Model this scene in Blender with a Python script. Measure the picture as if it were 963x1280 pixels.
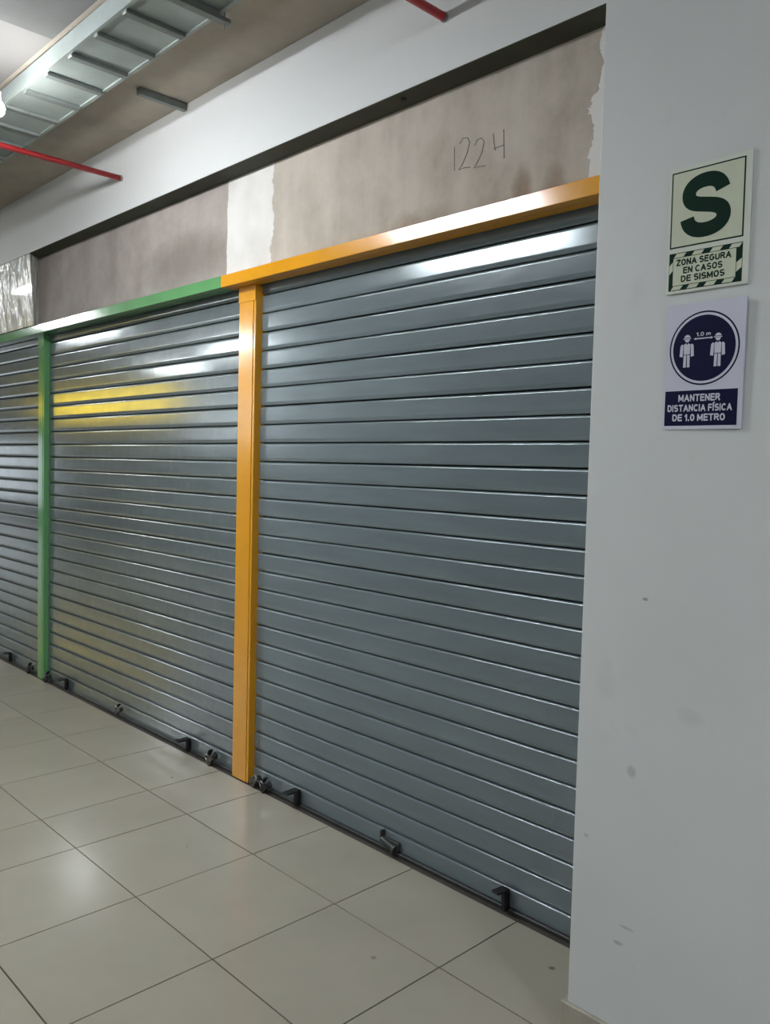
import bpy, bmesh, math, random
from mathutils import Vector, Matrix
random.seed(7)
for o in list(bpy.data.objects): bpy.data.objects.remove(o)
S = bpy.context.scene
COL = S.collection

# ------------------------------------------------------------------ camera
F_PX = 1038.51
cam_d = bpy.data.cameras.new('camera'); cam = bpy.data.objects.new('camera', cam_d); COL.objects.link(cam)
cam_d.sensor_fit = 'AUTO'; cam_d.sensor_width = 36.0; cam_d.lens = F_PX / 1280.0 * 36.0
cam_d.clip_start = 0.05; cam_d.clip_end = 100
yaw, pit, rol = -0.802123, -0.053671, -0.025686
fw = Vector((math.sin(yaw)*math.cos(pit), math.cos(yaw)*math.cos(pit), math.sin(pit)))
r0 = Vector((math.cos(yaw), -math.sin(yaw), 0)); d0 = fw.cross(r0)
rr = r0*math.cos(rol) + d0*math.sin(rol); dd = -r0*math.sin(rol) + d0*math.cos(rol)
M = Matrix((( rr.x, -dd.x, -fw.x, 3.7859), (rr.y, -dd.y, -fw.y, -2.68745), (rr.z, -dd.z, -fw.z, 1.85404), (0,0,0,1)))
cam.matrix_world = M
S.camera = cam

# ------------------------------------------------------------------ world, exposure
w = bpy.data.worlds.new('world'); S.world = w; w.use_nodes = True
bg = w.node_tree.nodes['Background']; bg.inputs[0].default_value = (0.80, 0.88, 1.0, 1); bg.inputs[1].default_value = 0.20
S.view_settings.view_transform = 'Standard'; S.view_settings.look = 'None'
S.view_settings.exposure = 0.68; S.view_settings.gamma = 1.0; S.view_settings.use_curve_mapping = False
TUBE_POWER = 85.0      # emission of the ceiling tube diffusers
BULB_POWER = 230.0      # emission of the bare bulb at the duct

# ------------------------------------------------------------------ node helper
class NT:
    def __init__(s, name):
        s.m = bpy.data.materials.new(name); s.m.use_nodes = True
        s.t = s.m.node_tree; s.b = s.t.nodes['Principled BSDF']
        s._pos = None
    def new(s, t, **k):
        n = s.t.nodes.new(t)
        for a, v in k.items(): setattr(n, a, v)
        return n
    def link(s, a, b): s.t.links.new(a, b)
    def put(s, sock, v):
        if isinstance(v, bpy.types.NodeSocket): s.link(v, sock)
        elif isinstance(v, (tuple, list)): sock.default_value = (*v, 1) if len(v) == 3 and len(sock.default_value) == 4 else v
        else: sock.default_value = v
    def math(s, op, a, b=0.0, c=None, clamp=False):
        n = s.new('ShaderNodeMath', operation=op, use_clamp=clamp)
        s.put(n.inputs[0], a); s.put(n.inputs[1], b)
        if c is not None: s.put(n.inputs[2], c)
        return n.outputs[0]
    def pos(s):
        if s._pos is None:
            g = s.new('ShaderNodeNewGeometry'); sp = s.new('ShaderNodeSeparateXYZ'); s.link(g.outputs['Position'], sp.inputs[0])
            s._pos = (g.outputs['Position'], sp.outputs[0], sp.outputs[1], sp.outputs[2])
        return s._pos
    def xyz(s, x, y, z):
        n = s.new('ShaderNodeCombineXYZ'); s.put(n.inputs[0], x); s.put(n.inputs[1], y); s.put(n.inputs[2], z); return n.outputs[0]
    def scaled(s, sx, sy, sz):
        p = s.pos(); return s.xyz(s.math('MULTIPLY', p[1], sx), s.math('MULTIPLY', p[2], sy), s.math('MULTIPLY', p[3], sz))
    def noise(s, vec=None, scale=5, detail=4, rough=.55):
        n = s.new('ShaderNodeTexNoise'); s.link(vec if vec is not None else s.pos()[0], n.inputs['Vector'])
        n.inputs['Scale'].default_value = scale; n.inputs['Detail'].default_value = detail; n.inputs['Roughness'].default_value = rough
        return n.outputs[0]
    def ramp(s, v, lo, hi, a=0.0, b=1.0):
        n = s.new('ShaderNodeMapRange', clamp=True); s.put(n.inputs[0], v)
        for i, k in enumerate((lo, hi, a, b)): s.put(n.inputs[i+1], k)
        return n.outputs[0]
    def mix(s, f, a, b):
        n = s.new('ShaderNodeMix', data_type='RGBA'); s.put(n.inputs[0], f); s.put(n.inputs[6], a); s.put(n.inputs[7], b); return n.outputs[2]
    def bump(s, h, strength=.3, dist=.01):
        n = s.new('ShaderNodeBump'); s.put(n.inputs['Height'], h); n.inputs['Strength'].default_value = strength; n.inputs['Distance'].default_value = dist
        s.link(n.outputs[0], s.b.inputs['Normal']); return n
    def set(s, **k):
        for a, v in k.items(): s.put(s.b.inputs[a.replace('_', ' ')], v)
        return s

def simple(name, col, rough=.5, metal=0., var=.08, scale=12, **k):
    t = NT(name)
    f = t.ramp(t.noise(scale=scale), .3, .7)
    a = tuple(c*(1-var) for c in col); b = tuple(min(1, c*(1+var)) for c in col)
    t.set(Base_Color=t.mix(f, a, b), Roughness=rough, Metallic=metal, **k)
    return t.m

MAT = {}
MAT['pillar'] = None
def m_paint(name, col, smudge=.1):
    t = NT(name)
    n1 = t.ramp(t.noise(scale=1.6, detail=5), .35, .7)
    n2 = t.ramp(t.noise(scale=9, detail=6, rough=.65), .62, .75)
    c = t.mix(n1, col, tuple(x*(1-smudge*.6) for x in col))
    c = t.mix(t.math('MULTIPLY', n2, smudge*2.2), c, tuple(x*.72 for x in col))
    t.set(Base_Color=c, Roughness=.55)
    t.bump(t.noise(scale=60, detail=3), .06, .004)
    return t.m
MAT['fascia'] = m_paint('white_paint_fascia', (.63, .65, .66), .03)
# pillar: off-white paint with scuffs
t = NT('white_paint_pillar')
base = (.60, .625, .63)
n1 = t.ramp(t.noise(scale=1.3, detail=5), .35, .7); n2 = t.ramp(t.noise(scale=6, detail=7, rough=.7), .60, .78)
c = t.mix(n1, base, (.56, .585, .585)); c = t.mix(t.math('MULTIPLY', n2, .22), c, (.40, .40, .37))
P = t.pos()
def blob(t, x0, z0, rx, rz, wob=0.):
    P = t.pos()
    dx = t.math('DIVIDE', t.math('SUBTRACT', P[1], x0), rx); dz = t.math('DIVIDE', t.math('SUBTRACT', P[3], z0), rz)
    d = t.math('ADD', t.math('MULTIPLY', dx, dx), t.math('MULTIPLY', dz, dz))
    if wob: d = t.math('ADD', d, t.math('MULTIPLY', t.math('SUBTRACT', t.noise(scale=22, detail=5), .5), wob))
    return t.ramp(d, 1.0, .1, 0., 1.)
for (x, z, rx, rz, k) in [(2.543, 1.476, .012, .006, .75), (2.522, .937, .018, .022, .35), (2.526, .444, .030, .006, .4), (2.50, .385, .02, .008, .5), (2.372, .686, .012, .008, .4), (2.70, 1.15, .05, .03, .12), (2.42, 1.2, .04, .08, .10)]:
    c = t.mix(t.math('MULTIPLY', blob(t, x, z, rx, rz, 1.2), k), c, (.17, .155, .13))
t.set(Base_Color=c, Roughness=.5); t.bump(t.noise(scale=45, detail=4), .08, .004)
MAT['pillar'] = t.m

# concrete panel above the shutters
t = NT('stained_concrete_panel'); P = t.pos()
wob = t.math('MULTIPLY', t.math('SUBTRACT', t.noise(scale=7, detail=6, rough=.65), .5), .16)
xw = t.math('ADD', P[1], wob)
cloud = t.ramp(t.noise(scale=3.6, detail=8, rough=.66), .34, .66)
streak = t.ramp(t.noise(t.scaled(2.6, 1, .45), scale=1.6, detail=5), .35, .7)
right = t.mix(cloud, (.33, .285, .235), (.48, .435, .375))
right = t.mix(t.math('MULTIPLY', streak, .62), right, (.62, .575, .52))
left = t.mix(cloud, (.27, .235, .21), (.39, .35, .325))
left = t.mix(t.math('MULTIPLY', streak, .3), left, (.46, .44, .43))
left = t.mix(t.math('MULTIPLY', blob(t, -.85, 3.10, .62, .20, .5), .62), left, (.155, .135, .12))
prim = t.mix(t.ramp(t.noise(scale=4, detail=6), .3, .7), (.60, .59, .575), (.74, .735, .72))
c = t.mix(t.math('GREATER_THAN', t.math('ADD', P[1], t.math('MULTIPLY', wob, .35)), -.40), left, prim)
c = t.mix(t.math('GREATER_THAN', xw, .035), c, right)
c = t.mix(t.math('GREATER_THAN', t.math('ADD', xw, t.math('MULTIPLY', t.math('SUBTRACT', 3.35, P[3]), .12)), 2.055), c, (.70, .70, .69))
for (x, z, rx, rz, k) in [(1.715, 2.955, .06, .14, .6), (1.868, 2.93, .07, .13, .45), (1.06, 2.92, .12, .11, .45), (1.19, 2.94, .16, .09, .3)]:
    c = t.mix(t.math('MULTIPLY', blob(t, x, z, rx, rz, .7), k), c, (.16, .085, .035))
t.set(Base_Color=c, Roughness=.85); t.bump(t.noise(scale=25, detail=8, rough=.7), .15, .006)
MAT['concrete_panel'] = t.m

# ceiling slab: raw concrete, far bay coloured lighter as if lamp-lit
t = NT('raw_concrete_slab'); P = t.pos()
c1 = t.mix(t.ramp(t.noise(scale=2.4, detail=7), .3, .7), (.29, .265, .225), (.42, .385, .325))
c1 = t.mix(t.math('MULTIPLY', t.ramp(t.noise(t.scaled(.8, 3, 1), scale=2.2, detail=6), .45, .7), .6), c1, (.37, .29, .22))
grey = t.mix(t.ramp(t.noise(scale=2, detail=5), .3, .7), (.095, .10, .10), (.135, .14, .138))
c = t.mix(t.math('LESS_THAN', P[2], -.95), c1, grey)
c = t.mix(t.math('MULTIPLY', t.math('LESS_THAN', P[1], -.5), t.math('LESS_THAN', P[2], -.95)), c, (.20, .197, .195))  # lamp light on the far bay put into the slab colour
t.set(Base_Color=c, Roughness=.9); t.bump(t.noise(scale=14, detail=8), .2, .01)
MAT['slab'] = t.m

# floor tiles: polished porcelain
t = NT('polished_beige_tile')
oi = t.new('ShaderNodeObjectInfo'); v = t.math('MULTIPLY_ADD', oi.outputs['Random'], .05, .965)
n = t.ramp(t.noise(scale=2.5, detail=6), .3, .7)
c = t.mix(n, (.365, .340, .280), (.40, .372, .308))
n2 = t.ramp(t.noise(scale=11, detail=8, rough=.7), .66, .78)
c = t.mix(t.math('MULTIPLY', n2, .10), c, (.20, .18, .15))
for (x, y, r_, k) in [(-.505, -.227, .012, .7), (1.593, -.567, .014, .45), (.329, -.618, .008, .4), (2.084, -.112, .015, .7)]:
    P = t.pos(); dx = t.math('SUBTRACT', P[1], x); dy = t.math('SUBTRACT', P[2], y)
    d = t.math('SQRT', t.math('ADD', t.math('MULTIPLY', dx, dx), t.math('MULTIPLY', dy, dy)))
    d = t.math('ADD', d, t.math('MULTIPLY', t.math('SUBTRACT', t.noise(scale=90, detail=3), .5), r_))
    c = t.mix(t.math('MULTIPLY', t.ramp(d, r_, r_*.4), k), c, (.07, .06, .05))
hs = t.new('ShaderNodeHueSaturation'); t.link(c, hs.inputs['Color']); t.link(v, hs.inputs['Value'])
t.set(Base_Color=hs.outputs[0], Roughness=t.ramp(t.noise(scale=3, detail=6), .3, .75, .13, .24))
t.b.inputs['Specular IOR Level'].default_value = .45
MAT['tile'] = t.m
MAT['grout'] = simple('dark_grout', (.055, .050, .042), .9, var=.25, scale=6)

# shutter steel: galvanised, faint vertical embossing, slightly uneven
def m_steel(name, col, rough, metal, dust, ribs=.012):
    t = NT(name)
    n = t.ramp(t.noise(t.scaled(1.2, 1, 9), scale=1.5, detail=5), .3, .7)
    c = t.mix(n, tuple(x*.90 for x in col), tuple(x*1.08 for x in col))
    if dust:
        s = t.ramp(t.noise(t.scaled(9, 1, 5), scale=2.0, detail=6, rough=.65), .5, .75)
        c = t.mix(t.math('MULTIPLY', s, dust), c, (.42, .42, .39))
    t.set(Base_Color=c, Metallic=metal, Roughness=t.ramp(t.noise(t.scaled(3, 1, 12), scale=2, detail=5), .3, .7, rough*.85, rough*1.2))
    P = t.pos()
    wv = t.math('SINE', t.math('MULTIPLY', P[1], 2*math.pi/.009))
    lf = t.noise(t.scaled(4, 1, 10), scale=1.6, detail=1)
    t.bump(t.math('ADD', t.math('MULTIPLY', wv, ribs), t.math('MULTIPLY', lf, .12)), .10, .004)
    return t.m
MAT['steel'] = m_steel('galvanised_slat_steel', (.180, .224, .243), .18, .22, .0, .045)
MAT['steel_dusty'] = m_steel('dusty_slat_steel', (.165, .200, .210), .13, .24, .12)
MAT['rail'] = simple('dark_bottom_rail_steel', (.06, .065, .062), .5, .5, .2)
MAT['orange'] = simple('orange_enamel_paint', (.72, .325, .008), .20, 0, .05, 5, Coat_Weight=.35, Coat_Roughness=.12)
MAT['green'] = simple('green_enamel_paint', (.115, .325, .125), .14, 0, .06, 5, Coat_Weight=.5, Coat_Roughness=.08)
MAT['red'] = simple('red_pipe_paint', (.42, .02, .025), .4)
MAT['duct'] = simple('galvanised_duct_sheet', (.29, .335, .325), .42, .25, .12, 5)
MAT['bar'] = simple('grey_strut_steel', (.19, .215, .21), .5, .4, .1)
MAT['black'] = simple('black_iron', (.022, .021, .022), .55, .3, .3, 40)
MAT['brass'] = simple('worn_lock_metal', (.11, .10, .085), .4, .7, .3, 60)
MAT['chrome'] = simple('scratched_shackle_steel', (.5, .5, .5), .25, .95, .1, 60)
MAT['skirt'] = simple('beige_skirting_tile', (.36, .335, .275), .3, 0, .1, 8)
MAT['inner'] = simple('dark_light_block', (.03, .03, .03), .9)  # for the added wall that stops light behind the slats
MAT['opp'] = simple('opposite_wall_paint', (.36, .38, .38), .6, 0, .08, 1)
MAT['oppdark'] = simple('opposite_shutter_grey', (.10, .115, .12), .5, 0, .1, 1)
MAT['pencil'] = simple('pencil_graphite', (.20, .19, .18), .7, 0, .3, 80)
MAT['soffit'] = simple('shade_toned_soffit', (.036, .040, .026), .75, 0, .15, 6)  # shade under the white band put into the colour
MAT['hole'] = simple('dark_hole', (.008, .008, .008), .9)
MAT['housing'] = simple('white_lamp_housing', (.8, .8, .8), .4)
MAT['photolum'] = simple('pale_green_sign_plastic', (.56, .60, .47), .35, 0, .03, 6)
MAT['signmargin'] = simple('off_white_sign_margin', (.60, .64, .57), .35, 0, .03, 6)
MAT['signgreen'] = simple('dark_green_sign_print', (.004, .022, .014), .6, 0, .1, 12, Specular_IOR_Level=.12)
MAT['signwhite'] = simple('lilac_white_sign_plastic', (.56, .57, .68), .35, 0, .03, 6)
MAT['signblue'] = simple('navy_sign_print', (.006, .006, .036), .6, 0, .1, 12, Specular_IOR_Level=.12)
# film-wrapped board
t = NT('wrinkled_clear_film_over_board')
n = t.noise(t.scaled(6, 2, 2.2), scale=1.6, detail=3)
t.set(Base_Color=(.74, .76, .75), Roughness=.2, Coat_Weight=.6, Coat_Roughness=.05); t.bump(n, .9, .06)
MAT['film'] = t.m
def emit(name, col, st):
    t = NT(name); t.set(Base_Color=(.8, .8, .8)); t.b.inputs['Emission Color'].default_value = (*col, 1); t.b.inputs['Emission Strength'].default_value = st; return t.m
MAT['tube'] = emit('led_diffuser_light', (.95, .98, 1.0), TUBE_POWER)
MAT['bulb'] = emit('bulb_light', (1.0, .98, .95), BULB_POWER)
MAT['yellow'] = emit('yellow_backlit_sign', (1.0, .70, .02), 5.0); 
MAT['addedglow'] = emit('added_white_glow', (.85, .92, 1.0), 1.4)  # glow for the panels added to be mirrored in the slats

# ------------------------------------------------------------------ mesh helpers
def mesh_obj(name, verts, faces, mat, parent=None, smooth=False):
    me = bpy.data.meshes.new(name); me.from_pydata([tuple(v) for v in verts], [], faces); me.update()
    bm = bmesh.new(); bm.from_mesh(me); bmesh.ops.recalc_face_normals(bm, faces=bm.faces); bm.to_mesh(me); bm.free()
    if smooth:
        for p in me.polygons: p.use_smooth = True
    me.materials.append(MAT[mat])
    o = bpy.data.objects.new(name, me); COL.objects.link(o)
    if parent: o.parent = parent
    return o
def bm_obj(name, bm, mat, parent=None, smooth=False):
    me = bpy.data.meshes.new(name); bmesh.ops.recalc_face_normals(bm, faces=bm.faces); bm.to_mesh(me); bm.free()
    if smooth:
        for p in me.polygons: p.use_smooth = True
    me.materials.append(MAT[mat])
    o = bpy.data.objects.new(name, me); COL.objects.link(o)
    if parent: o.parent = parent
    return o
def add_box(bm, x0, x1, y0, y1, z0, z1, bev=0., seg=1):
    r = bmesh.ops.create_cube(bm, size=1)
    for v in r['verts']:
        v.co = Vector(((x0+x1)/2 + v.co.x*(x1-x0), (y0+y1)/2 + v.co.y*(y1-y0), (z0+z1)/2 + v.co.z*(z1-z0)))
    if bev:
        es = list({e for v in r['verts'] for e in v.link_edges})
        bmesh.ops.bevel(bm, geom=es, offset=bev, segments=seg, affect='EDGES', profile=.5)
def box(name, x0, x1, y0, y1, z0, z1, mat, parent=None, bev=0., seg=1):
    bm = bmesh.new(); add_box(bm, x0, x1, y0, y1, z0, z1, bev, seg); return bm_obj(name, bm, mat, parent)
def add_cyl(bm, a, b, r, seg=16, r2=None):
    a, b = Vector(a), Vector(b); d = b-a
    q = d.to_track_quat('Z', 'Y').to_matrix().to_4x4()
    bmesh.ops.create_cone(bm, cap_ends=True, segments=seg, radius1=r, radius2=r if r2 is None else r2, depth=d.length, matrix=Matrix.Translation((a+b)/2) @ q)
def cyl(name, a, b, r, mat, parent=None, seg=16):
    bm = bmesh.new(); add_cyl(bm, a, b, r, seg)
    o = bm_obj(name, bm, mat, parent)
    for p in o.data.polygons: p.use_smooth = len(p.vertices) == 4
    return o
def add_tube(bm, pts, r, seg=8):
    pts = [Vector(p) for p in pts]; rings = []
    up = Vector((0.13, .9, .41))
    for i, p in enumerate(pts):
        d = (pts[min(i+1, len(pts)-1)] - pts[max(i-1, 0)]).normalized()
        a = d.cross(up).normalized(); b = d.cross(a)
        rings.append([bm.verts.new(p + (a*math.cos(2*math.pi*k/seg) + b*math.sin(2*math.pi*k/seg))*r) for k in range(seg)])
    for i in range(len(rings)-1):
        for k in range(seg): bm.faces.new((rings[i][k], rings[i][(k+1) % seg], rings[i+1][(k+1) % seg], rings[i+1][k]))
    bm.faces.new(rings[0]); bm.faces.new(rings[-1])
def empty(name, loc=(0, 0, 0)):
    o = bpy.data.objects.new(name, None); o.empty_display_size = .1; COL.objects.link(o); o.location = loc; return o
def tag(o, label, cat, group=None):
    o['label'] = label; o['category'] = cat
    if group: o['group'] = group
    return o
def struct(o, label=None, cat=None):
    o['kind'] = 'structure'
    if label: o['label'] = label
    if cat: o['category'] = cat
    return o
def shift(o, root):     # o built in world space, becomes child of an Empty at root.location
    o.parent = root; o.location = o.location - root.location if o.location.length > 1e-9 else -root.location
    return o

# ------------------------------------------------------------------ structure
SLAB = 3.955; XL, XR = -28.0, 9.0
# floor: grout bed with single tiles
floor = struct(box('floor', XL, XR, -6.9, .20, -.12, -.004, 'grout'), 'beige polished tile floor running along the closed shutters', 'floor')
xj = [-.4209 - .6*k for k in range(46)][::-1] + [.6*k for k in range(16)]
yj = [.05] + [-.4252 - .6*k for k in range(11)]
G = .0030
def tile_mesh(wd, dp, name='tile'):
    bm = bmesh.new(); a, b, c = wd/2-G, dp/2-G, .0005
    lo = [bm.verts.new((sx*a, sy*b, -.012)) for sx, sy in ((-1,-1),(1,-1),(1,1),(-1,1))]
    mi = [bm.verts.new((sx*a, sy*b, -c)) for sx, sy in ((-1,-1),(1,-1),(1,1),(-1,1))]
    to = [bm.verts.new((sx*(a-c), sy*(b-c), 0)) for sx, sy in ((-1,-1),(1,-1),(1,1),(-1,1))]
    for k in range(4):
        j = (k+1) % 4; bm.faces.new((lo[k], lo[j], mi[j], mi[k])); bm.faces.new((mi[k], mi[j], to[j], to[k]))
    bm.faces.new(to); return bm
cache = {}; rest = bmesh.new()
for i in range(len(xj)-1):
    for j in range(len(yj)-1):
        x0, x1, y1, y0 = xj[i], xj[i+1], yj[j], yj[j+1]
        wd, dp = round(x1-x0, 4), round(y1-y0, 4)
        if x1 < XL + .7 or x0 > XR: continue
        if -7.6 < x0 and x1 < 4.3 and y1 > -2.3:
            if (wd, dp) not in cache:
                me = bpy.data.meshes.new('tile'); b_ = tile_mesh(wd, dp); b_.to_mesh(me); b_.free(); me.materials.append(MAT['tile']); cache[(wd, dp)] = me
            o = bpy.data.objects.new('tile', cache[(wd, dp)]); COL.objects.link(o); o.parent = floor
            o.location = ((x0+x1)/2, (y0+y1)/2, random.uniform(-.0005, .0003))
        else:
            c_ = .0005; q = [(x0+G, y0+G), (x1-G, y0+G), (x1-G, y1-G), (x0+G, y1-G)]; sgn = [(1,1),(-1,1),(-1,-1),(1,-1)]
            lo = [rest.verts.new((a, b, -.012)) for a, b in q]
            to = [rest.verts.new((a+s[0]*c_, b+s[1]*c_, 0)) for (a, b), s in zip(q, sgn)]
            for k in range(4): rest.faces.new((lo[k], lo[(k+1) % 4], to[(k+1) % 4], to[k]))
            rest.faces.new(to)
o = bm_obj('far_tiles', rest, 'tile', floor); o['kind'] = 'stuff'

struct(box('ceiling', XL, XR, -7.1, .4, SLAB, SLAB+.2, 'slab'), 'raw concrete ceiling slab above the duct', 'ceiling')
YF = -.095
ws = struct(box('wall_back', XL, XR, .16, .4, -.1, SLAB, 'inner'), 'dark backing wall added behind the shutters to block light', 'wall')  # unseen wall added to keep light out behind the shutters
box('fascia', XL, 2.40, YF, .16, 3.487, SLAB, 'fascia', ws, .002)['label'] = 'white painted drop band above the concrete panel'
box('concrete_panel', -3.20, 2.40, .03, .16, 2.915, 3.487, 'concrete_panel', ws)['label'] = 'stained bare concrete panel with a white primer stripe'
box('soffit_shade_strip', XL, 2.40, YF+.002, .03, 3.4835, 3.487, 'soffit', ws)['label'] = 'underside of the white band, coloured dark as if in shade'  # thin dark strip added to deepen the shade under the fascia
cyl('conduit_hole', (1.105, -.045, 3.478), (1.105, -.045, 3.4837), .013, 'hole', ws, 12)
# leaning film-covered board at the left end of the panel
vs = [(-9, -.092, 3.487), (-3.05, -.092, 3.487), (-3.115, -.03, 2.935), (-9, -.03, 2.935),
      (-9, .16, 3.487), (-3.20, .06, 3.487), (-3.21, .06, 2.935), (-9, .16, 2.935)]
fb = [(0,1,2,3), (4,7,6,5), (0,4,5,1), (3,2,6,7), (1,5,6,2), (0,3,7,4)]
mesh_obj('film_board', vs, fb, 'film', ws)['label'] = 'pale board wrapped in wrinkled clear film'
wr = struct(box('wall_right', 2.325, 3.75, -.38, .16, 0, SLAB, 'pillar', bev=.006, seg=3), 'off-white painted pillar with scuffs and two signs', 'pillar')
struct(box('baseboard_right', 2.307, 3.765, -.395, .10, 0, .113, 'skirt', bev=.003), 'beige tile skirting around the white pillar', 'skirting')
box('side_wall', 3.75, XR, .03, .16, 0, SLAB, 'pillar', ws)
wf = struct(box('wall_front', XL, XR, -7.1, -6.9, -.1, SLAB, 'opp'), 'painted wall on the far side of the corridor', 'wall')

# pencilled number
num = [[(1.347,3.232),(1.351,3.132)], [(1.377,3.238),(1.394,3.257),(1.42,3.253),(1.432,3.23),(1.419,3.188),(1.394,3.147),(1.376,3.13),(1.403,3.132),(1.439,3.127)],
 [(1.462,3.21),(1.474,3.23),(1.495,3.232),(1.511,3.214),(1.502,3.174),(1.478,3.137),(1.461,3.118),(1.487,3.117),(1.522,3.112)],
 [(1.559,3.233),(1.565,3.19),(1.574,3.162)], [(1.563,3.171),(1.619,3.173)], [(1.612,3.235),(1.619,3.119)]]
bm = bmesh.new()
for s in num: add_tube(bm, [(x, .0295, z) for x, z in s], .0021, 6)
bm_obj('pencilled_number', bm, 'pencil', ws)['label'] = 'number 1224 pencilled by hand on the concrete'

# ------------------------------------------------------------------ shutters
PITCH, Z1, YS = .1045, .0934, .10
prof = [(.0026, .018), (.0020, .0080), (.0027, .0060), (.0044, .0042), (.0064, .0034), (.0190, .0003), (.0205, .0001), (.0220, 0), (.0250, 0), (.0880, 0), (.0905, 0),
        (.0930, .0004), (.0953, .0013), (.0973, .0028), (.0990, .0048), (.1001, .0072), (.1008, .0100), (.1010, .018)]     # (height, depth behind the face)
def slat_mesh(length, mat):
    nx = 6; bm = bmesh.new(); cols = []
    for i in range(nx+1):
        x = length*i/nx
        cols.append([bm.verts.new((x, d, z)) for z, d in prof])
    for i in range(nx):
        for k in range(len(prof)-1): bm.faces.new((cols[i][k], cols[i+1][k], cols[i+1][k+1], cols[i][k+1]))
    bmesh.ops.recalc_face_normals(bm, faces=bm.faces)
    if sum(f.normal.y for f in bm.faces) > 0: bmesh.ops.reverse_faces(bm, faces=bm.faces)
    me = bpy.data.meshes.new('slat'); bm.to_mesh(me); bm.free(); me.materials.append(MAT[mat])
    for p in me.polygons: p.use_smooth = True
    return me
def shutter(x0, x1, mat, label):
    root = tag(empty('roller_shutter', (x0, YS, 0)), label, 'shutter', 'closed roller shutters along the corridor')
    me = slat_mesh(x1-x0, mat)
    for k in range(-1, 27):
        o = bpy.data.objects.new('slat', me); COL.objects.link(o); o.parent = root
        z = Z1 + k*PITCH
        o.location = (0, random.uniform(-.0012, .0012), z + random.uniform(-.0006, .0006))
        o.rotation_euler = (random.uniform(-.012, .012), 0, 0)
        if k == 25: o.rotation_euler = (-.031, 0, 0)      # the slat that starts to follow the roll
        if k == -1: o.location.z = Z1 - PITCH + .002; o.rotation_euler = (0, 0, 0)
    shift(box('bottom_rail', x0, x1, YS-.020, YS+.016, -.003, .015, 'rail', bev=.003), root)
    return root
sh1 = shutter(-.165, 2.322, 'steel', 'blue-grey steel roller shutter between the orange post and the white pillar')
sh2 = shutter(-3.15, -.285, 'steel_dusty', 'dusty grey roller shutter between the green post and the orange post')
sh3 = shutter(-6.1, -3.235, 'steel_dusty', 'grey roller shutter at the far left beyond the green post')

# frames
def frame(root_name, label, mat, hx0, hx1, px0, px1, depth_right):
    root = tag(empty(root_name, (px0, .055, 0)), label, 'door frame')
    shift(box('header', hx0, hx1, -.02, .028, 2.864, 2.931, mat, bev=.0025, seg=2), root)
    shift(box('header_soffit', hx0, hx1, .028, .084, 2.864, 2.900, mat), root)
    w_ = px1-px0
    shift(box('post_plate', px0, px1-.022, .055, .130, .003, 2.8635, mat, bev=.002, seg=2), root)
    shift(box('guide_channel', px1-.0185, px1, .057, .130, .003, 2.8635, mat, bev=.002, seg=2), root)
    shift(box('post_cap', px0-.002, px1+.001, .0515, .0575, 2.775, 2.8635, mat, bev=.001), root)
    return root
frame('shutter_frame', 'orange painted metal frame with header beam and upright post', 'orange', -.384, 2.322, -.300, -.140, .05)
frame('shutter_frame', 'green painted metal frame with header beam and post at left', 'green', -9.0, -.386, -3.238, -3.125, .05)

# angle brackets welded on the rails, part of their shutters
def bracket(root, x, h=.078, wd=.034, fl=.062, tilt=0., z0=0.):
    bm = bmesh.new()
    add_box(bm, -wd/2, wd/2, -.014, -.004, z0, h, .001)
    add_box(bm, -wd/2, wd/2, -fl, -.004, h-.010, h, .001)
    add_box(bm, wd/2-.008, wd/2, -.034, -.004, z0+.006, h-.008, .001)
    for v in bm.verts:
        v.co = Matrix.Rotation(tilt, 3, 'Z') @ v.co
    o = bm_obj('lock_bracket', bm, 'black', root); o.location = (x-root.location.x, -.010, .004); o['label'] = 'black angle iron lock bracket'
bracket(sh1, 1.715, .094, .040, .072, -.15); bracket(sh1, .290, .090, .046, .095, .05)
bracket(sh2, -.845, .082, .046, .09, 0); bracket(sh2, -2.72, .092, .060, .080, 0); bracket(sh3, -3.93, .085, .055, .07, 0)
# barrel bolt catch half way along the right shutter
bm = bmesh.new()
add_box(bm, .955, .966, YS-.032, YS-.002, .058, .094, .002); add_box(bm, .985, 1.075, YS-.020, YS-.002, .022, .062, .004)
add_cyl(bm, (.965, YS-.024, .052), (1.055, YS-.026, .030), .015, 14); add_cyl(bm, (1.05, YS-.03, .030), (1.066, YS-.03, .028), .024, 16)
o = bm_obj('barrel_bolt', bm, 'rail'); shift(o, sh1); o['label'] = 'dark barrel bolt on the bottom slat'

def padlock(x, z, label, ang=0., size=1., bodymat='brass'):
    root = tag(empty('padlock', (x, YS-.052, z)), label, 'padlock', 'padlocks along the foot of the shutters')
    root.rotation_euler = (0, ang, 0); root.scale = (size,)*3
    bm = bmesh.new(); add_box(bm, -.024, .024, -.012, .012, -.022, .018, .005, 2); body = bm_obj('body', bm, bodymat, root)
    bm = bmesh.new()
    pts = [(-.015, 0, .012), (-.015, 0, .026)] + [(-.015*math.cos(a), 0, .028+.017*math.sin(a)) for a in [math.pi*k/10 for k in range(11)]] + [(.015, 0, .026), (.015, 0, .012)]
    add_tube(bm, pts, .0042, 8); bm_obj('shackle', bm, 'chrome', root, True)
    bm = bmesh.new(); add_cyl(bm, (0, -.0135, -.006), (0, -.011, -.006), .005, 10); bm_obj('keyhole', bm, 'hole', body)
    # the staple it hangs from
    bm = bmesh.new(); add_box(bm, .018, .046, .014, .030, -.020, .010, .002); add_box(bm, -.004, .040, .002, .030, .034, .040, .001); bm_obj('hasp', bm, 'black', root)
padlock(-.535, .030, 'padlock with bright shackle left of the orange post', -1.1, 1.15)
padlock(-.070, .034, 'brownish padlock touching the right foot of the orange post', .5, 1.05)
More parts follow.
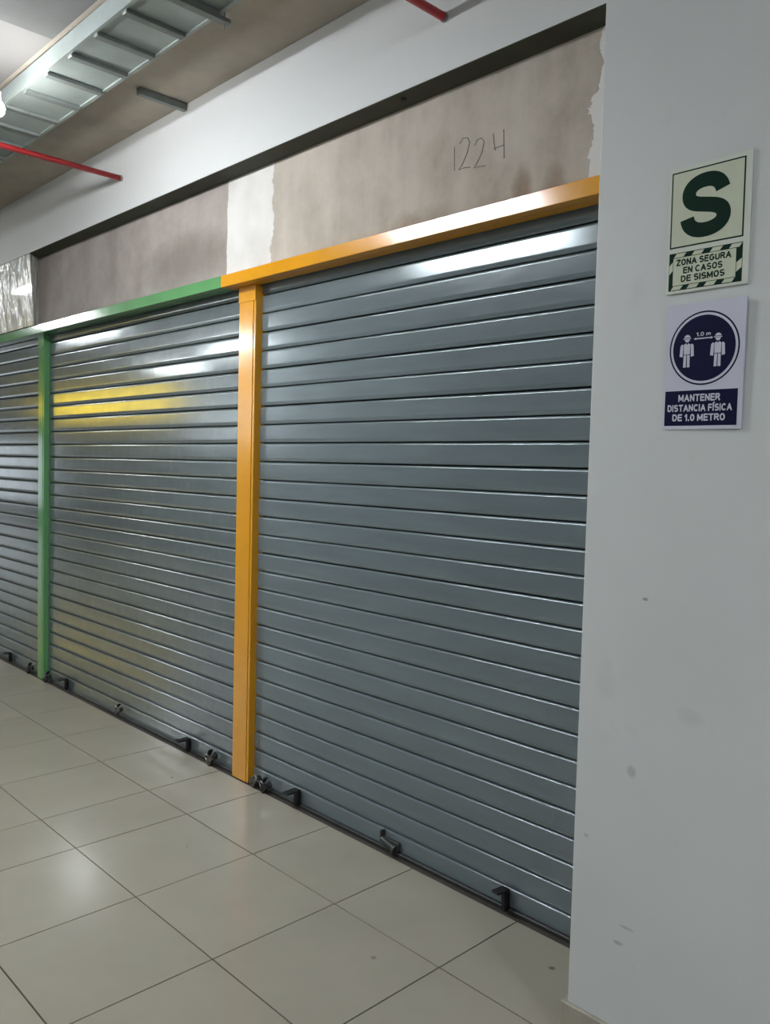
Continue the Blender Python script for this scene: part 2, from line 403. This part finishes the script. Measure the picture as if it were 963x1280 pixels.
padlock(.028, .026, 'black padlock second to the right of the orange post', -.9, 1.0, 'black')
padlock(-1.765, .052, 'small padlock in the middle of the dusty shutter', -.7, .95)
padlock(-3.045, .030, 'dark padlock just right of the green post', -.6, 1.1, 'black')
padlock(-3.42, .030, 'padlock just left of the green post', -.8, 1.1, 'black')

# ------------------------------------------------------------------ signs
def arc_pts(cx, cz, rx, rz, a0, a1, n=10):
    return [(cx+rx*math.cos(math.radians(a0+(a1-a0)*k/n)), cz+rz*math.sin(math.radians(a0+(a1-a0)*k/n))) for k in range(n+1)]
OV = arc_pts(.30, .5, .30, .5, 90, 450, 24)
GLYPH = {   # centre lines of bold capitals, cap height 1
 'A': (.66, [[(0, 0), (.33, 1), (.66, 0)], [(.12, .32), (.54, .32)]]), 'C': (.60, [arc_pts(.32, .5, .32, .5, 42, 318, 18)]),
 'D': (.58, [[(0, 0), (0, 1), (.22, 1)] + arc_pts(.22, .5, .36, .5, 90, -90, 14) + [(0, 0)]]), 'E': (.50, [[(.5, 1), (0, 1), (0, 0), (.5, 0)], [(0, .52), (.45, .52)]]),
 'F': (.48, [[(.48, 1), (0, 1), (0, 0)], [(0, .5), (.42, .5)]]), 'G': (.62, [arc_pts(.32, .5, .32, .5, 42, 330, 18) + [(.62, .46), (.36, .46)]]),
 'I': (.02, [[(0, 0), (0, 1)]]), 'Í': (.02, [[(0, 0), (0, 1)], [(-.02, 1.18), (.12, 1.34)]]), 'M': (.70, [[(0, 0), (0, 1), (.35, .18), (.70, 1), (.70, 0)]]),
 'N': (.56, [[(0, 0), (0, 1), (.56, 0), (.56, 1)]]), 'O': (.60, [OV]), 'R': (.56, [[(0, 0), (0, 1), (.3, 1)] + arc_pts(.3, .76, .24, .24, 90, -90, 10) + [(0, .52)], [(.3, .52), (.56, 0)]]),
 'S': (.54, [arc_pts(.27, .75, .27, .25, 25, 250, 12) + arc_pts(.27, .26, .27, .26, 70, -155, 12)]), 'T': (.56, [[(0, 1), (.56, 1)], [(.28, 1), (.28, 0)]]),
 'U': (.56, [[(0, 1), (0, .3)] + arc_pts(.28, .28, .28, .28, 180, 360, 12) + [(.56, .3), (.56, 1)]]), 'Z': (.54, [[(0, 1), (.54, 1), (0, 0), (.54, 0)]]),
 '1': (.22, [[(0, .76), (.2, 1), (.2, 0)]]), '0': (.50, [arc_pts(.25, .5, .25, .5, 90, 450, 22)]), '.': (.06, [[(.03, 0), (.03, .03)]]),
 'm': (.70, [[(0, 0), (0, .6)], [(0, .42)] + arc_pts(.175, .42, .175, .2, 180, 0, 8) + [(.35, 0)], [(.35, .42)] + arc_pts(.525, .42, .175, .2, 180, 0, 8) + [(.70, 0)]]) }
def text_part(name, body, x0, x1, z0, z1, y, mat, parent, sw=.21):
    strokes = []; x = 0.
    for ch in body:
        if ch == ' ': x += .34; continue
        wd, st = GLYPH[ch]
        strokes += [[(x+sw/2+px, sw/2+pz*(1-sw)) for px, pz in q] for q in st]; x += wd + sw + .10
    X = x - .10; fx, fz = (x1-x0)/X, (z1-z0)
    bm = bmesh.new()
    for q in strokes:
        for i in range(len(q)-1):
            a, b = Vector(q[i]), Vector(q[i+1]); d = (b-a)
            if d.length < 1e-6: continue
            d.normalize(); n = Vector((-d.y, d.x))*sw/2
            ea = 0. if i else (sw/2 if len(q) < 6 else 0.); eb = 0. if i < len(q)-2 else (sw/2 if len(q) < 6 else 0.)
            ka = a - d*(ea if i == 0 else sw*.28); kb = b + d*(eb if i == len(q)-2 else sw*.28)
            c = [ka+n, kb+n, kb-n, ka-n]
            yy = y - .00002*(i % 5)
            bm.faces.new([bm.verts.new((x0+p.x*fx, yy, z0+p.y*fz)) for p in c])
    o = bm_obj(name, bm, mat, parent); return o
def poly(bm, pts, y0, y1):
    f = [bm.verts.new((x, y0, z)) for x, z in pts]; k = [bm.verts.new((x, y1, z)) for x, z in pts]
    bm.faces.new(f); bm.faces.new(k[::-1])
    n = len(pts)
    for i in range(n): bm.faces.new((f[i], f[(i+1) % n], k[(i+1) % n], k[i]))
SW, SH = .238, .361
def U(u): return u*SW
def V(v): return -v*SH
L1, L2, L3 = -.0062, -.0069, -.0075
r = tag(empty('safety_sign', (2.569, -.3815, 2.741)), 'pale green earthquake safe-zone sign with a big dark S', 'sign'); r.rotation_euler = (0, -.006, 0)
box('board', 0, SW, -.006, 0, -SH, 0, 'signmargin', r, .001)
bm = bmesh.new(); poly(bm, [(U(.03), V(.038)), (U(.93), V(.038)), (U(.93), V(.64)), (U(.03), V(.64))], L1, -.005); bm_obj('frame_print', bm, 'signgreen', r)
e = .018; ez = e*SW/SH
bm = bmesh.new(); poly(bm, [(U(.03+e), V(.038+ez)), (U(.93-e), V(.038+ez)), (U(.93-e), V(.64-ez)), (U(.03+e), V(.64-ez))], L2, -.005); bm_obj('field', bm, 'photolum', r)
# bold S, drawn as a thick stroke
def thick_stroke(center, width, y0, y1, name, mat, parent):
    n = len(center); lf, rt = [], []
    for i in range(n):
        a = Vector(center[max(i-1, 0)]); b = Vector(center[min(i+1, n-1)]); d = (b-a).normalized(); nn = Vector((-d.y, d.x))
        wd = width[i] if isinstance(width, list) else width
        c = Vector(center[i]); lf.append(c+nn*wd/2); rt.append(c-nn*wd/2)
    bm = bmesh.new(); A = [bm.verts.new((p.x, y0, p.y)) for p in lf]; B = [bm.verts.new((p.x, y0, p.y)) for p in rt]
    for i in range(n-1): bm.faces.new((A[i], A[i+1], B[i+1], B[i]))
    return bm_obj(name, bm, mat, parent)
sx0, sx1, sz0, sz1 = U(.155), U(.775), V(.588), V(.088)
cx, Wd, Hh = (sx0+sx1)/2, sx1-sx0, sz1-sz0
th = .041
def bez(p0, p1, p2, p3, n):
    out = []
    for i in range(n):
        t_ = i/n; out.append(tuple((1-t_)**3*a + 3*(1-t_)**2*t_*b + 3*(1-t_)*t_*t_*c + t_**3*d for a, b, c, d in zip(p0, p1, p2, p3)))
    return out
h = Hh/2 - th/2; wq = Wd/2 - th/2; cz = (sz0+sz1)/2
def Q(u, v): return (cx+u*wq, cz+v*h)
pts = bez(Q(.92, .50), Q(.80, .86), Q(.48, 1.0), Q(.02, 1.0), 12) + bez(Q(.02, 1.0), Q(-.55, 1.0), Q(-.93, .80), Q(-.93, .50), 12) + \
      bez(Q(-.93, .50), Q(-.93, .12), Q(-.45, .08), Q(.02, 0), 12) + bez(Q(.02, 0), Q(.55, -.09), Q(1.0, -.16), Q(1.0, -.52), 12) + \
      bez(Q(1.0, -.52), Q(1.0, -.82), Q(.55, -1.0), Q(.0, -1.0), 12) + bez(Q(.0, -1.0), Q(-.55, -1.0), Q(-.93, -.82), Q(-1.0, -.44), 12) + [Q(-1.0, -.44)]
thick_stroke(pts, th, L3, -.005, 'letter', 'signgreen', r)['label'] = 'large bold letter S'
# hazard-striped box
bm = bmesh.new(); poly(bm, [(U(.03), V(.678)), (U(.93), V(.678)), (U(.93), V(.977)), (U(.03), V(.977))], L1, -.005); bm_obj('striped_border', bm, 'signgreen', r)
bm = bmesh.new(); poly(bm, [(U(.085), V(.719)), (U(.855), V(.719)), (U(.855), V(.936)), (U(.085), V(.936))], L2, -.005); bm_obj('text_field', bm, 'photolum', r)
def para(u0, u1, v0, v1, sk):
    bm = bmesh.new(); poly(bm, [(U(u0+sk), V(v0)), (U(u1+sk), V(v0)), (U(u1), V(v1)), (U(u0), V(v1))], L2, -.005); bm_obj('stripe', bm, 'photolum', r)
for u in (.09, .315, .54, .77): para(u, u+.12, .684, .714, .035)
for u in (.06, .265, .48, .695): para(u, u+.12, .941, .971, .035)
for (u0, u1, va, vb) in ((.036, .078, .745, .845), (.862, .924, .80, .90)):
    bm = bmesh.new(); poly(bm, [(U(u0), V(va+.03)), (U(u1), V(va)), (U(u1), V(vb-.03)), (U(u0), V(vb))], L2, -.005); bm_obj('stripe', bm, 'photolum', r)
text_part('lettering', 'ZONA SEGURA', U(.125), U(.80), V(.784), V(.732), L3, 'signgreen', r)
text_part('lettering', 'EN CASOS', U(.215), U(.70), V(.850), V(.798), L3, 'signgreen', r)
text_part('lettering', 'DE SISMOS', U(.19), U(.73), V(.916), V(.864), L3, 'signgreen', r)

r = tag(empty('safety_sign', (2.577, -.3815, 2.347)), 'white and navy distancing sign with two masked figures in a circle', 'sign'); r.rotation_euler = (0, .004, 0)
SW, SH = .236, .360
r.rotation_euler = (.012, .004, -.030)     # stands a little off the wall at its right edge
def warp(o): return o
warp(box('board', 0, SW, -.006, 0, -SH, 0, 'signwhite', r))
def disc(name, u, v, R, y, mat, R2=None):
    bm = bmesh.new(); n = 64
    a = [bm.verts.new((U(u)+R*math.cos(2*math.pi*k/n), y, V(v)+R*math.sin(2*math.pi*k/n))) for k in range(n)]
    bm.faces.new(a); return warp(bm_obj(name, bm, mat, r))
R = .1045
disc('circle_rim', .502, .363, R, -.0063, 'signblue'); disc('circle_ring', .502, .363, R*.955, -.0067, 'signwhite'); disc('circle_field', .502, .363, R*.89, -.0071, 'signblue')
bm = bmesh.new(); poly(bm, [(U(.025), V(.692)), (U(.945), V(.692)), (U(.945), V(.972)), (U(.025), V(.972))], -.0064, -.005); warp(bm_obj('text_field', bm, 'signblue', r))
def T(body, u0, u1, v0, v1, b=.21): warp(text_part('lettering', body, U(u0), U(u1), V(v1), V(v0), -.0075, 'signwhite', r, b))
T('MANTENER', .205, .735, .722, .779); T('DISTANCIA FÍSICA', .065, .885, .803, .859); T('DE 1.0 METRO', .135, .805, .879, .935)
T('1.0 m', .405, .585, .236, .268, .17)
def figure(u, v, s):
    bm = bmesh.new()
    def pg(l): poly(bm, [(U(u)+a*s, V(v)+b*s) for a, b in l], -.0078, -.0072)
    def arc(cx_, cz_, rx, rz, a0, a1, n=12): return [(cx_+rx*math.cos(math.radians(a0+(a1-a0)*k/n)), cz_+rz*math.sin(math.radians(a0+(a1-a0)*k/n))) for k in range(n+1)]
    pg(arc(0, .86, .098, .10, 12, 168))                       # cap
    pg([(-.125, .835), (.115, .835), (.115, .862), (-.125, .862)])   # brim
    pg(arc(0, .825, .078, .085, 180, 360))                    # mask / chin
    pg([(-.105, .67), (-.04, .715), (0, .665), (.04, .715), (.105, .67), (.095, .38), (-.095, .38)])     # torso with collar
    for k in (-1, 1):
        pg([(k*.12, .68), (k*.16, .69), (k*.205, .64), (k*.225, .33), (k*.13, .31), (k*.125, .40)])      # arm
        pg([(k*.012, .36), (k*.095, .36), (k*.10, 0), (k*.018, 0)])      # leg
    warp(bm_obj('figure_print', bm, 'signwhite', r))
figure(.29, .507, .0965); figure(.68, .513, .0965)
bm = bmesh.new(); poly(bm, [(U(.385), V(.282)), (U(.605), V(.282)), (U(.605), V(.291)), (U(.385), V(.291))], -.0078, -.0072)
for k, u in ((-1, .372), (1, .618)): poly(bm, [(U(u), V(.2865)), (U(u-k*.03), V(.277)), (U(u-k*.03), V(.296))], -.0079, -.0072)
warp(bm_obj('arrow_print', bm, 'signwhite', r))

# ------------------------------------------------------------------ overhead services
DZ = 3.835
root = tag(empty('sheet_metal_duct', (0, -.785, DZ)), 'galvanised sheet metal duct with cross bars hung under the slab', 'duct')
shift(box('body', -14, 5, -.945, -.630, DZ, DZ+.095, 'duct', bev=.004), root)
shift(box('edge_flange', -14, 5, -.642, -.624, DZ-.008, DZ+.004, 'duct'), root); shift(box('edge_flange', -14, 5, -.952, -.937, DZ-.008, DZ+.004, 'duct'), root)
for k in range(-14, 9):
    x = .245 + .285*k
    shift(box('cross_bar', x-.021, x+.021, -.937, -.642, DZ-.020, DZ-.001, 'bar', bev=.002), root)
    if k % 8 == 1:
        shift(cyl('hanger_rod', (x, -.605, DZ-.06), (x, -.605, SLAB), .005, 'bar', None, 8), root)
        shift(cyl('hanger_rod', (x, -.965, DZ-.06), (x, -.965, SLAB), .005, 'bar', None, 8), root)
        shift(box('trapeze_bar', x-.02, x+.02, -.985, -.585, DZ-.038, DZ-.020, 'bar'), root)

def pipe(x, label, yend=-3.2, r_=.0175):
    root = tag(empty('sprinkler_pipe', (x, YF, 3.71)), label, 'pipe', 'red fire pipes under the slab')
    shift(cyl('pipe', (x, YF, 3.71), (x, yend, 3.71), r_, 'red', None, 20), root)
    shift(cyl('wall_collar', (x, YF-.012, 3.71), (x, YF, 3.71), r_*1.12, 'bar', None, 20), root)
pipe(1.385, 'red fire pipe meeting the white band near the pillar')
pipe(-1.475, 'red fire pipe meeting the white band at far left')
mp = tag(cyl('main_pipe', (-9, -3.2, 3.71), (6, -3.2, 3.71), .03, 'red', None, 20), 'red main pipe feeding the two branch pipes', 'pipe')
tag(box('steel_strut', -.685, -.650, -.40, YF, 3.912, 3.952, 'bar', bev=.002), 'short dark steel strut where slab meets white band', 'strut')

# ------------------------------------------------------------------ lamps
def tube_lamp(x, y, z, label, length=1.3):
    root = tag(empty('ceiling_lamp', (x, y, z)), label, 'lamp', 'tube lamps along the corridor')
    shift(box('housing', x-length/2-.02, x+length/2+.02, y-.075, y+.075, z+.02, z+.06, 'housing', bev=.005), root)
    shift(box('diffuser', x-length/2, x+length/2, y-.06, y+.06, z-.02, z+.02, 'tube', bev=.012, seg=2), root)
    for s in (-1, 1): shift(cyl('hanger_rod', (x+s*.45, y, z+.06), (x+s*.45, y, SLAB), .004, 'bar', None, 8), root)
tube_lamp(-.25, -1.95, 3.66, 'tube lamp hanging over the right shutter')
tube_lamp(-6.9, -1.75, 3.66, 'tube lamp hanging over the far left shutter')
tube_lamp(6.4, -1.95, 3.66, 'tube lamp hanging beyond the pillar')
tube_lamp(-6.9, -4.3, 3.66, 'tube lamp across the corridor over the middle bay')
tube_lamp(3.1, -5.2, 3.66, 'tube lamp across the corridor behind the viewer')
tube_lamp(-10.3, -5.2, 3.66, 'tube lamp across the corridor near the yellow sign')
root = tag(empty('bulb_lamp', (-.72, -1.145, 3.62)), 'bare bright bulb hanging beside the duct at left edge', 'lamp')
bm = bmesh.new(); bmesh.ops.create_uvsphere(bm, u_segments=20, v_segments=12, radius=.042); bm_obj('bulb', bm, 'bulb', root, True)
bm = bmesh.new(); add_cyl(bm, (0, 0, .035), (0, 0, .085), .022, 16); bm_obj('socket', bm, 'housing', root)
bm = bmesh.new(); add_cyl(bm, (0, 0, .085), (0, 0, SLAB-3.62), .004, 8); bm_obj('cable', bm, 'bar', root)

# ------------------------------------------------------------------ far side of the corridor (seen reflected in the slats)
def far_shop(x0, x1, mat, name, label, z0, z1):
    tag(box(name, x0, x1, -6.86, -6.80, z0, z1, mat, bev=.01), label, 'shop sign' if 'sign' in name else 'shop front')
far_shop(-20.0, -13.2, 'yellow', 'shop_sign', 'yellow backlit sign across the corridor mirrored in the left shutters', 3.0, 3.5)
far_shop(-27.4, -20.7, 'addedglow', 'added_glow_panel', 'added bluish glow panel beyond the yellow sign', .4, 2.5)  # added emitter in place of daylight, for bluish streaks on the far-left slats
far_shop(-12.6, -9.2, 'addedglow', 'added_glow_panel', 'added white glow panel next to the yellow sign', 2.3, 3.3)  # added emitter, gives the slats something pale to mirror
for i, (a, b) in enumerate(((-8.8, -5.6), (-5.2, -2.0), (-1.6, 1.6), (2.0, 5.2))):
    far_shop(a, b, 'oppdark', 'closed_shop_front', ['grey closed shop front beside the white glow panel', 'grey closed shop front second from the white glow panel', 'grey closed shop front opposite the orange post', 'grey closed shop front opposite the white pillar'][i], 0.0, 2.7)
